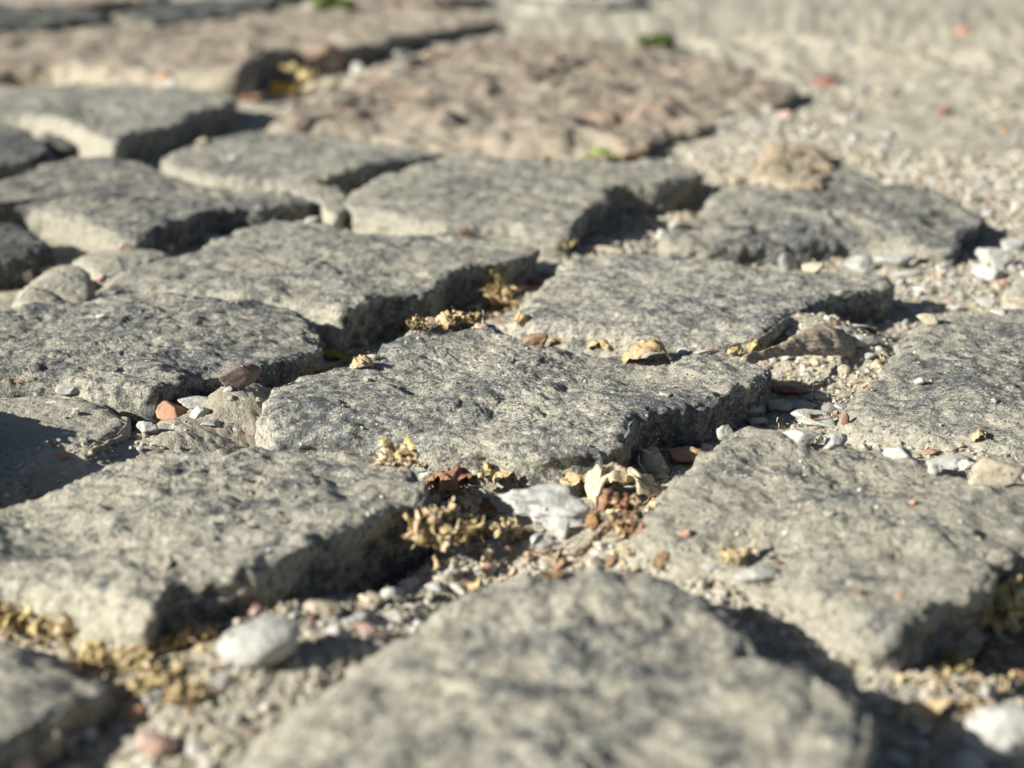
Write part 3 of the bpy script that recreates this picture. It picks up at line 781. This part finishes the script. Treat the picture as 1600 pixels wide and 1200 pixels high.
# ------------------------------------------------------------------ fine gravel (uncountable)
def scatter_mesh(items, sub):
    v, f = ICO[sub]
    tmpl = [rock_shape(sub, 900 + k, 1.0)[0] for k in range(24)]
    n = len(items)
    V = np.empty((n, len(v), 3)); C = np.empty((n, len(v), 3))
    for k, (loc, size, colr, rot) in enumerate(items):
        T = tmpl[k % 24] * np.array([size, size * random.uniform(.6, 1), size * random.uniform(.45, .9)])
        ca, sa = math.cos(rot), math.sin(rot)
        tl = random.uniform(-.5, .5); ct, st = math.cos(tl), math.sin(tl)
        y, z = T[:, 1] * ct - T[:, 2] * st, T[:, 1] * st + T[:, 2] * ct
        V[k] = np.c_[T[:, 0] * ca - y * sa, T[:, 0] * sa + y * ca, z] + np.array([loc[0], loc[1], loc[2] + size * .12])
        C[k] = colr
    F = (f[None] + (np.arange(n) * len(v))[:, None, None]).reshape(-1, 3)
    return V.reshape(-1, 3), F, C.reshape(-1, 3)
PAL = [((.50,.475,.41), 20), ((.43,.39,.30), 40), ((.29,.28,.25), 16), ((.58,.56,.51), 7), ((.42,.26,.19), 2), ((.36,.315,.23), 26), ((.24,.14,.11), 2), ((.15,.15,.15), 3)]
near, far = [], []
for k in range(42000):
    if k < 15000: px, py = random.uniform(-60, 1660), random.uniform(20, 1240)
    elif k < 32000: px, py = random.uniform(880, 1640), random.uniform(30, 460)
    else: px, py = random.uniform(200, 1600), random.uniform(430, 1000)
    loc, nor, ob = cast_px(px, py)
    if ob is None: continue
    on_stone = ob.name != 'pavement'
    if on_stone and (nor.z < .75 or random.random() > 0.035): continue
    d = (loc - CAM).length
    size = min(0.0055, max(0.0008 * math.exp(abs(random.gauss(0, .60))), d / FPX * 2.2))
    if 240 < px < 480 and 590 < py < 740 or 60 < px < 330 and 700 < py < 780:
        if random.random() < .93: continue
    if 760 < px < 960 and 740 < py < 880 and random.random() < .93: continue
    if py < 420 and px > 850 and not on_stone: size = max(size, min(.008, d / FPX * random.uniform(2.5, 13 if py > 130 else 8)))
    if py < 240 and px > 850 and not on_stone and (noise(np.array([[loc.x * 9, loc.y * 5, 3.]]))[0] < (240 - py) / 700 or random.random() < .15): continue
    if on_stone: size = min(size, .0011 if d < .7 else .002)
    c = random.choices([p for p, _ in PAL], [w for _, w in PAL])[0]
    g = random.uniform(.82, 1.12)
    if c[0] > c[2] * 1.6: g *= .9
    it = ((loc.x, loc.y, loc.z), size, tuple(x * g for x in c), random.uniform(0, 6.28))
    (near if .3 < d < .72 and size > .0012 else far).append(it)
V1, F1, C1 = scatter_mesh(near, 2)
V2, F2, C2 = scatter_mesh(far, 1)
gr = mesh_obj('gravel', np.vstack([V1, V2]), np.vstack([F1, F2 + len(V1)]), M['gravel'], smooth=False, attr={'tint': np.vstack([C1, C2])})
tag(gr, 'fine mixed sand-coloured gravel filling the joints between the cobblestones', 'gravel', kind='stuff')

# ------------------------------------------------------------------ dry leaves, blossoms, twigs
def sheet(L, W, arch, twist, seed, nu=34, nv=18, crumple=1.0, ragged=1.8, shape='leaf'):
    """a curled, crumpled thin sheet, L long, W wide; arch: bend angle along, twist: bend across"""
    u, v = np.meshgrid(np.linspace(0, 1, nu), np.linspace(-1, 1, nv))
    u, v = u.ravel(), v.ravel()
    if shape == 'leaf': prof = np.sin(np.pi * np.clip(u * .9 + .06, 0, 1)) ** .55
    else: prof = .55 + .25 * np.sin(u * 7 + seed)
    rg = noise(np.c_[u * 5, v * 2, np.full_like(u, seed * 1.3)]) + .5 * noise(np.c_[u * 15, np.sign(v) * 3, np.full_like(u, seed)])
    hw = W / 2 * prof * (1 + .35 * ragged * rg)
    a = arch * (u - .5)
    if abs(arch) > .05:
        Rr = L / arch
        x, z = Rr * np.sin(a), Rr * (np.cos(a) - 1)
    else: x, z = L * (u - .5), 0 * u
    b = twist * v / 2
    if abs(twist) > .05:
        y, z2 = hw * np.sin(b) / (twist / 2), np.abs(hw) * (np.cos(b) - 1) / (twist / 2)
    else: y, z2 = hw * v, 0
    nx, nz = np.sin(a), np.cos(a)
    P_ = np.c_[x + nx * z2, y, z + nz * z2]
    q = P_ / max(L, 1e-6)
    cr = crumple * L * .10
    P_ += np.c_[noise(q * 3.5 + seed), noise(q * 3.5 + seed + 9), noise(q * 3.5 + seed + 19)] * cr
    P_[:, 2] += crumple * L * (.06 * noise(q * 9 + seed) + .035 * noise(q * 21 + seed)) + L * .03 * np.abs(v) ** 2 * np.sin(u * 19 + seed)
    i = (np.arange(nv - 1)[:, None] * nu + np.arange(nu - 1)[None, :])
    F = np.stack([i, i + 1, i + nu + 1, i + nu], -1).reshape(-1, 4)
    # give it thickness: second layer plus rim
    N = np.zeros_like(P_)
    fn = np.cross(P_[F[:, 1]] - P_[F[:, 0]], P_[F[:, 3]] - P_[F[:, 0]])
    for k in range(4): np.add.at(N, F[:, k], fn)
    N /= np.linalg.norm(N, axis=1)[:, None] + 1e-15
    th = max(0.00006, L * .004)
    n = len(P_)
    P2 = P_ - N * th
    rim = np.concatenate([np.arange(nu), np.arange(1, nv) * nu + nu - 1, (nv - 1) * nu + np.arange(nu - 2, -1, -1), np.arange(nv - 2, 0, -1) * nu])
    r2 = np.roll(rim, -1)
    RF = np.stack([rim, rim + n, r2 + n, r2], -1)
    return np.vstack([P_, P2]), np.vstack([F, F[:, ::-1] + n, RF])

def place(o, px, py, lift, rot, scale=1.0):
    loc, nor, ob = cast_px(px, py)
    o.location = loc + Vector((0, 0, lift))
    o.rotation_euler = tuple(R(a) for a in rot)
    return loc

def psize(px, py):
    loc, nor, ob = cast_px(px, py)
    return (loc - CAM).length / FPX

def leaf(px, py, w, h, mat, label, arch=2.0, twist=1.0, rot=(0, 0, 0), name='dry_leaf', cat='dry leaf', shape='leaf', crumple=1.0, wid=.6, lift=None):
    s = psize(px, py) * 1.25
    L = w * s * (1 + abs(arch) * .12)
    seed = (px * 3 + py * 5) % 97
    V, F = sheet(L, L * wid, arch, twist, seed, crumple=crumple * 1.7, shape=shape)
    V[:, 2] -= V[:, 2].min()
    sc = h * s / max(V[:, 2].max(), 1e-5)
    V[:, 2] *= min(max(sc, .6), 2.2)
    o = mesh_obj(name, V, F, M[mat])
    place(o, px, py, -.0004 if lift is None else lift, rot)
    tag(o, label, cat)
    return o

def blossom(px, py, w, h, mats, label, n=8, dens=2.1, up=0.0, name='dried_blossom', cat='dried blossom', straw=2):
    s = psize(px, py) * 1.15; g = random.Random(int(px + py * 3))
    loc, nor, ob = cast_px(px, py)
    root = bpy.data.objects.new(name, None); root.empty_display_size = .002; col.objects.link(root)
    root.location = loc + Vector((0, 0, up))
    tag(root, label, cat)
    Wd, Hh = w * s, h * s
    for k in range(int(n * dens)):
        L = Wd * g.uniform(.26, .62)
        V, F = sheet(L, L * g.uniform(.2, .8), g.uniform(.8, 3.4) * g.choice((1, 1, -1)), g.uniform(.5, 2.6), g.uniform(0, 90), nu=14, nv=8, crumple=2.6)
        o = mesh_obj('petal', V, F, M[g.choice(mats)], root)
        o.location = (g.uniform(-.36, .36) * Wd, g.uniform(-.1, .5) * Wd * .8, g.uniform(.12, .62) * Hh)
        o.rotation_euler = (g.uniform(-1, 1), g.uniform(-1, 1), g.uniform(0, 6.28))
    for k in range(straw):
        L = Wd * g.uniform(.5, .9)
        V, F = sheet(L, L * .09, g.uniform(-2, 2), 1.5, g.uniform(0, 90), nu=16, nv=4, crumple=1.6, shape='s')
        o = mesh_obj('stalk', V, F, M[g.choice(mats)], root)
        o.location = (g.uniform(-.3, .3) * Wd, g.uniform(-.1, .4) * Wd, g.uniform(.1, .5) * Hh)
        o.rotation_euler = (g.uniform(-.5, .5), g.uniform(-.5, .5), g.uniform(0, 6.28))
    return root

def tube(pts, radii, mat, name, label, cat, ns=8, wob=.0):
    pts = [np.array(p, float) for p in pts]
    c = np.array(pts); n = 28
    s = np.concatenate([[0], np.cumsum(np.linalg.norm(np.diff(c, axis=0), axis=1))]); u = np.linspace(0, s[-1], n)
    c = np.stack([np.interp(u, s, c[:, d]) for d in range(3)], 1)
    rr = np.interp(u, s, radii)
    c += wob * np.c_[noise(c * 300), noise(c * 300 + 7), .5 * noise(c * 300 + 17)]
    T = np.gradient(c, axis=0); T /= np.linalg.norm(T, axis=1)[:, None]
    A1 = np.cross(T, [0, 0, 1.]); A1 /= np.linalg.norm(A1, axis=1)[:, None]; B1 = np.cross(T, A1)
    an = np.linspace(0, 2 * np.pi, ns, endpoint=False)
    V = c[:, None] + rr[:, None, None] * (np.cos(an)[None, :, None] * A1[:, None] + np.sin(an)[None, :, None] * B1[:, None])
    k = np.arange(ns); i = np.arange(n - 1)[:, None] * ns
    F = np.stack([i + k, i + (k + 1) % ns, i + ns + (k + 1) % ns, i + ns + k], -1).reshape(-1, 4)
    V = V.reshape(-1, 3); V = V + .15 * rr.mean() * np.c_[noise(V * 900), noise(V * 900 + 5), noise(V * 900 + 9)]
    o = mesh_obj(name, V - c[0], F, M[mat]); o.location = c[0]
    tag(o, label, cat); return o

def along(pxs, lift):
    out = []
    for (x, y) in pxs:
        l, _, _ = cast_px(x, y); out.append((l.x, l.y, l.z + lift))
    return out

bpy.context.view_layer.update(); dg = bpy.context.evaluated_depsgraph_get()
TY, PL = ['l_tan', 'l_yellow'], ['l_pale', 'l_tan']
blossom(618,730,66,34,['l_yellow','l_pale','l_tan'],'pale yellow crumpled blossom on the left front edge of the central cobblestone',10)
leaf(705,775,52,40,'l_rust','curled reddish-brown petal in the shade in front of the central cobblestone',3.0,1.6,(0,20,70),cat='dry petal',name='dry_petal')
leaf(690,762,50,22,'l_brown','folded brown leaf beside the curled reddish petal',1.6,1.4,(10,0,10))
blossom(765,752,60,22,TY,'flat tan blossom remains left of the large crumbly chip',7)
leaf(800,752,50,20,'l_tan','tan curled strip left of the large crumbly chip',2.6,1.0,(0,0,20),wid=.35)
leaf(900,765,44,30,'l_tan','small arched tan leaf behind the large crumbly chip',3.2,.8,(0,0,30),wid=.7)
leaf(980,790,100,52,'l_pale','big arched pale leaf at the front corner of the central cobblestone',3.0,.8,(-8,0,-12),wid=.62,crumple=1.5)
blossom(972,806,74,40,['l_rust','l_brown','l_rust','l_tan'],'reddish crumpled leaf lying under the arched pale leaf',9,name='crumpled_leaf',cat='dry leaf')
blossom(975,838,56,32,['l_brown','l_rust','l_tan'],'brown crumpled leaf below the reddish one',7,name='crumpled_leaf',cat='dry leaf')
leaf(928,822,30,22,'l_brown','small cupped brown leaf left of the reddish crumpled one',2.6,2.0,(0,0,40))
blossom(804,850,56,42,['l_pale','l_pale','l_yellow'],'pale yellow crumbly blossom below the large crumbly chip',11)
blossom(690,886,100,60,['l_yellow','l_tan','l_pale'],'big golden crumpled blossom in the joint of the lower left cobblestone',20,straw=5,up=.0045)
leaf(655,838,38,40,'l_brown','upright brown curl behind the big golden blossom',3.0,1.2,(20,0,60))
leaf(752,845,32,30,'l_olive','greenish yellow scrap in the dark part of the front joint',2.4,1.5,(0,0,50))
blossom(735,815,70,22,['l_olive','l_brown','l_tan'],'dark tangled straw scraps in the shade behind the golden blossom',6,straw=5,name='straw_scraps',cat='straw')
blossom(870,905,44,20,['l_tan','l_brown'],'small brown litter tuft behind the bottom cobblestone',5)
leaf(620,890,62,44,'l_tan','long bent straw strip standing in the joint of the lower left cobblestone',1.6,1.2,(0,50,60),wid=.12,shape='s',name='straw_strip',cat='straw')
blossom(785,486,54,52,['l_tan','l_tan','l_yellow','l_brown'],'tall orange-tan crumpled blossom behind the central cobblestone',12)
leaf(765,446,46,26,'l_olive','shaded olive-brown leaf above the tall crumpled blossom',2.2,1.6,(0,0,-20))
blossom(730,512,44,32,['l_yellow','l_tan','l_olive'],'yellow-tipped blossom just behind the hump of the central cobblestone',9)
leaf(700,512,34,24,'l_tan','curled tan leaf left of the yellow-tipped blossom',2.8,1.2,(0,0,50))
leaf(806,507,26,30,'l_tan','small tan leaf leaning on the left corner of the flat dusty cobblestone',1.8,1.8,(40,20,70))
blossom(652,518,36,26,['l_tan','l_olive','l_yellow'],'small dry blossom in the shadow left of the hump',7)
leaf(625,522,24,20,'l_olive','dark curled scrap at the left end of the blossoms behind the hump',2.6,1.6,(0,0,10))
leaf(527,564,46,16,'l_green','green leaf in the dark joint left of the central cobblestone',1.2,1.6,(0,10,-15),name='green_leaf',cat='leaf',wid=.4)
leaf(564,575,32,20,'l_tan','curled tan leaf with a pale rim at the back left of the central cobblestone',2.4,1.4,(15,0,25))
leaf(1010,563,66,30,'l_tan','folded tan leaf sticking up behind the dip of the central cobblestone',2.6,1.2,(10,0,8),wid=.5,crumple=.7)
leaf(880,541,44,14,'l_tan','flat tan leaf behind the central cobblestone, left of the folded one',1.2,1.4,(0,0,5),wid=.3)
leaf(938,549,34,18,'l_tan','small folded tan leaf between the flat and the folded one',2.4,1.4,(0,0,-10))
leaf(1148,556,22,14,'l_yellow','tiny yellow leaf at the front corner of the flat dusty cobblestone, left one',2.2,1.6,(0,0,0))
leaf(1177,548,20,18,'l_yellow','tiny yellow leaf at the front corner of the flat dusty cobblestone, right one',2.2,1.6,(0,0,40))
blossom(1156,880,54,28,['l_yellow','l_yellow','l_pale'],'yellow blossom lying on the lower right cobblestone above the rounded white chip',9,straw=1)
leaf(1530,688,20,18,'l_tan','little tan leaf on the front face of the right edge cobblestone',2,1.4,(0,0,30))
blossom(1548,1030,90,56,['l_yellow','l_pale','l_yellow'],'bright yellow dried blossom cluster at the right edge near the bottom',18,straw=6,up=.007)
blossom(1610,1010,80,50,['l_yellow','l_pale'],'yellow dried blossom cluster cut by the right frame edge',14,straw=4,up=.008)
blossom(1492,1050,50,34,['l_olive','l_yellow'],'small dull yellow tuft left of the bright cluster',7)
leaf(1440,1068,86,18,'l_pale','long pale strip at the front tip of the lower right cobblestone',.8,1.2,(0,0,-20),wid=.2,shape='s',name='straw_strip',cat='straw')
leaf(1475,1118,120,28,'l_tan','long tan curved leaf in the shade between the bottom pebbles',1.0,1.4,(0,0,12),wid=.25)
for k, (x, y, w, h) in enumerate([(20,985,80,42),(75,990,80,44),(120,1005,80,44),(165,1030,70,38),(210,1048,60,32),(262,1022,70,44),(305,1010,66,46),(250,1075,70,34),(290,1100,56,26),(160,1050,60,26),(-10,965,60,40)]):
    blossom(x, y, w, h, ['l_yellow','l_yellow','l_tan','l_pale'],
            ['golden blossom litter under the lower left cobblestone at the frame edge','golden blossom litter under the lower left cobblestone, second from the frame edge',
             'golden blossom litter under the lower left cobblestone, third from the frame edge','golden blossom clump left of the front corner of the lower left cobblestone',
             'golden blossom clump just below the front corner of the lower left cobblestone','golden blossom clump between the cobblestone corner and the large white chip',
             'golden blossom clump touching the left tip of the large white chip','loose golden litter below the cobblestone corner','loose golden litter below the large white chip',
             'golden scraps at the rim of the small corner cobblestone','golden litter cut by the left frame edge'][k], 12, straw=4)
leaf(438,150,34,20,'l_bright','bright yellow petal in front of the long reddish block',1.4,1.2,(0,0,0),name='yellow_petal',cat='petal')
leaf(455,125,44,22,'l_yellow','duller yellow petal behind the bright one',1.4,1.2,(0,0,40),name='yellow_petal',cat='petal')
leaf(480,130,40,18,'l_yellow','dull yellow scrap right of the bright yellow petal',1.4,1.2,(0,0,100),name='yellow_petal',cat='petal')
leaf(942,252,36,20,'l_green','pale green leaf at the front foot of the large reddish block',1.4,1.2,(0,0,0),name='green_leaf',cat='leaf')
blossom(880,388,38,24,['l_yellow','l_tan'],'yellow blossom at the front corner of the long cobblestone',7)
leaf(729,370,16,18,'l_rust','tiny orange petal behind the hollowed cobblestone',2,1.2,(20,0,0),name='dry_petal',cat='dry petal')
blossom(1025,72,52,16,['moss'],'green moss tuft behind the large reddish block',14,name='moss_tuft',cat='moss',straw=0)
blossom(520,14,70,12,['moss'],'green moss tuft far back on the left',12,name='moss_tuft',cat='moss',straw=0)

tube(along([(888,878),(915,862),(935,840),(950,828)], .0016), [.0004,.0006,.0007,.0006], 'bark', 'twig', 'thin grey twig behind the bottom cobblestone', 'twig', wob=.001)
tube(along([(440,590),(500,578),(540,566)], .0006), [.0004,.0005,.0004], 'l_olive', 'straw_strip', 'straw lying in the shadow left of the central cobblestone', 'straw', wob=.001)
tube(along([(1085,362),(1055,352),(1045,345)], .0025), [.0006,.0008,.0006], 'bark', 'twig', 'reddish twig in the gravel right of the long cobblestone', 'twig')
tube(along([(190,690),(160,706),(135,722)], .0012), [.0007,.0009,.0006], 'bark', 'twig', 'dark bark sliver along the low sand-covered stone', 'twig', wob=.002)

# bark piece: a flattened tapering slab
a0 = Vector(along([(1160,563)], 0)[0]); a1 = Vector(along([(1330,540)], 0)[0])
n, ns = 40, 26
ax = (a1 - a0); side = ax.cross(Vector((0, 0, 1))).normalized(); V = []
for i_ in range(n):
    u = i_ / (n - 1)
    wdt = .0010 + .0075 * (max(0, u - .30) / .70) ** .8 * (1 - max(0, u - .82) / .18 * .75)
    th = .0008 + .0013 * u * (1 - max(0, u - .85) / .15 * .7)
    cz = .0006 + .0016 * math.sin(u * 2.6) + wdt * .25
    for k in range(ns):
        an = 2 * math.pi * k / ns
        rag = 1 + .10 * math.sin(u * 9 + 1.3) + .08 * math.sin(u * 23)
        p = a0 + ax * u + side * (math.cos(an) * wdt * .85 * rag) + Vector((0, 0, cz + math.sin(an) * th - math.cos(an) * wdt * .55 - .0012 * math.cos(an) ** 2))
        V.append(p[:])
V = np.array(V); V[:, 2] = np.maximum(V[:, 2], V[:, 2])
V += .0011 * np.c_[noise(V * 260), noise(V * 260 + 7), noise(V * 260 + 13)] + .0005 * np.c_[noise(V * 800), noise(V * 800 + 7), noise(V * 800 + 13)]
k = np.arange(ns); i_ = np.arange(n - 1)[:, None] * ns
F = np.stack([i_ + k, i_ + (k + 1) % ns, i_ + ns + (k + 1) % ns, i_ + ns + k], -1).reshape(-1, 4)
c0 = V[:ns].mean(0); c1 = V[-ns:].mean(0); nv_ = len(V)
kk = np.arange(0, ns, 2)
capA = np.stack([np.full(len(kk), nv_), (kk + 2) % ns, kk + 1, kk], -1)
capB = np.stack([np.full(len(kk), nv_ + 1), (n - 1) * ns + kk, (n - 1) * ns + kk + 1, (n - 1) * ns + (kk + 2) % ns], -1)
V = np.vstack([V, c0, c1])
o = mesh_obj('bark_piece', V - c0, np.vstack([F, capA, capB]), M['bark']); o.location = c0
tag(o, 'brown fibrous bark piece with a long tail behind the right edge cobblestone', 'bark')

# fine dry litter mixed into the joints (uncountable)
LV, LF, LC = [], [], []
LP = [(.58,.47,.27), (.48,.38,.20), (.62,.54,.38), (.50,.42,.26), (.26,.17,.10), (.28,.15,.10)]
zones = [((640,700,1040,900),210),((600,440,830,530),80),((0,950,340,1090),260),((1450,990,1640,1080),120),((840,530,1200,560),24),((480,540,600,585),16),((1180,560,1390,700),26),
         ((430,850,900,960),60),((380,110,520,165),40)]
nv_ = 0
for (x0, y0, x1, y1), cnt in zones:
    for _ in range(int(cnt * 1.5)):
        px, py = random.uniform(x0, x1), random.uniform(y0, y1)
        loc, nor, ob = cast_px(px, py)
        if ob is None or ob.name.startswith('cobblestone') or (765 < px < 940 and 755 < py < 860): continue
        s = (loc - CAM).length / FPX
        L = random.uniform(9, 36) * s
        strip = random.random() < .55
        if strip: L *= random.uniform(1.0, 2.2)
        V, F = sheet(L, L * (.055 if strip else random.uniform(.3, .7)), random.uniform(-3, 3), random.uniform(.4, 2.4), random.uniform(0, 90), nu=14 if strip else 9, nv=3 if strip else 5, crumple=1.8, shape='s' if strip else 'leaf')
        from mathutils import Euler
        Mx = np.array(Euler((random.uniform(-.8, .8), random.uniform(-.8, .8), random.uniform(0, 6.28))).to_matrix())
        V = V @ Mx.T + np.array(loc) + np.array([0, 0, L * .12])
        LV.append(V); LF.append(F + nv_); LC.append(np.tile(random.choice(LP), (len(V), 1))); nv_ += len(V)
t = NT('litter_scraps')
at = t.n('ShaderNodeAttribute', attribute_name='tint').outputs['Color']
f = t.noise(900, 3, .7)
t.bump(f, .0004, .6)
lm = t.fin(t.mix(t.ramp(f, [(.35, .5), (.5, 0.)]), at, (.25, .16, .07)), .75, .3)
lt = mesh_obj('plant_litter', np.vstack(LV), np.vstack(LF), lm, attr={'tint': np.vstack(LC)})
tag(lt, 'fine dry straw and petal scraps strewn in the joints', 'plant litter', kind='stuff')
print('TRIS', sum(sum(p.loop_total - 2 for p in o.data.polygons) if len(o.data.polygons) < 1 else len(o.data.polygons) * 2 for o in col.objects if o.type == 'MESH'))
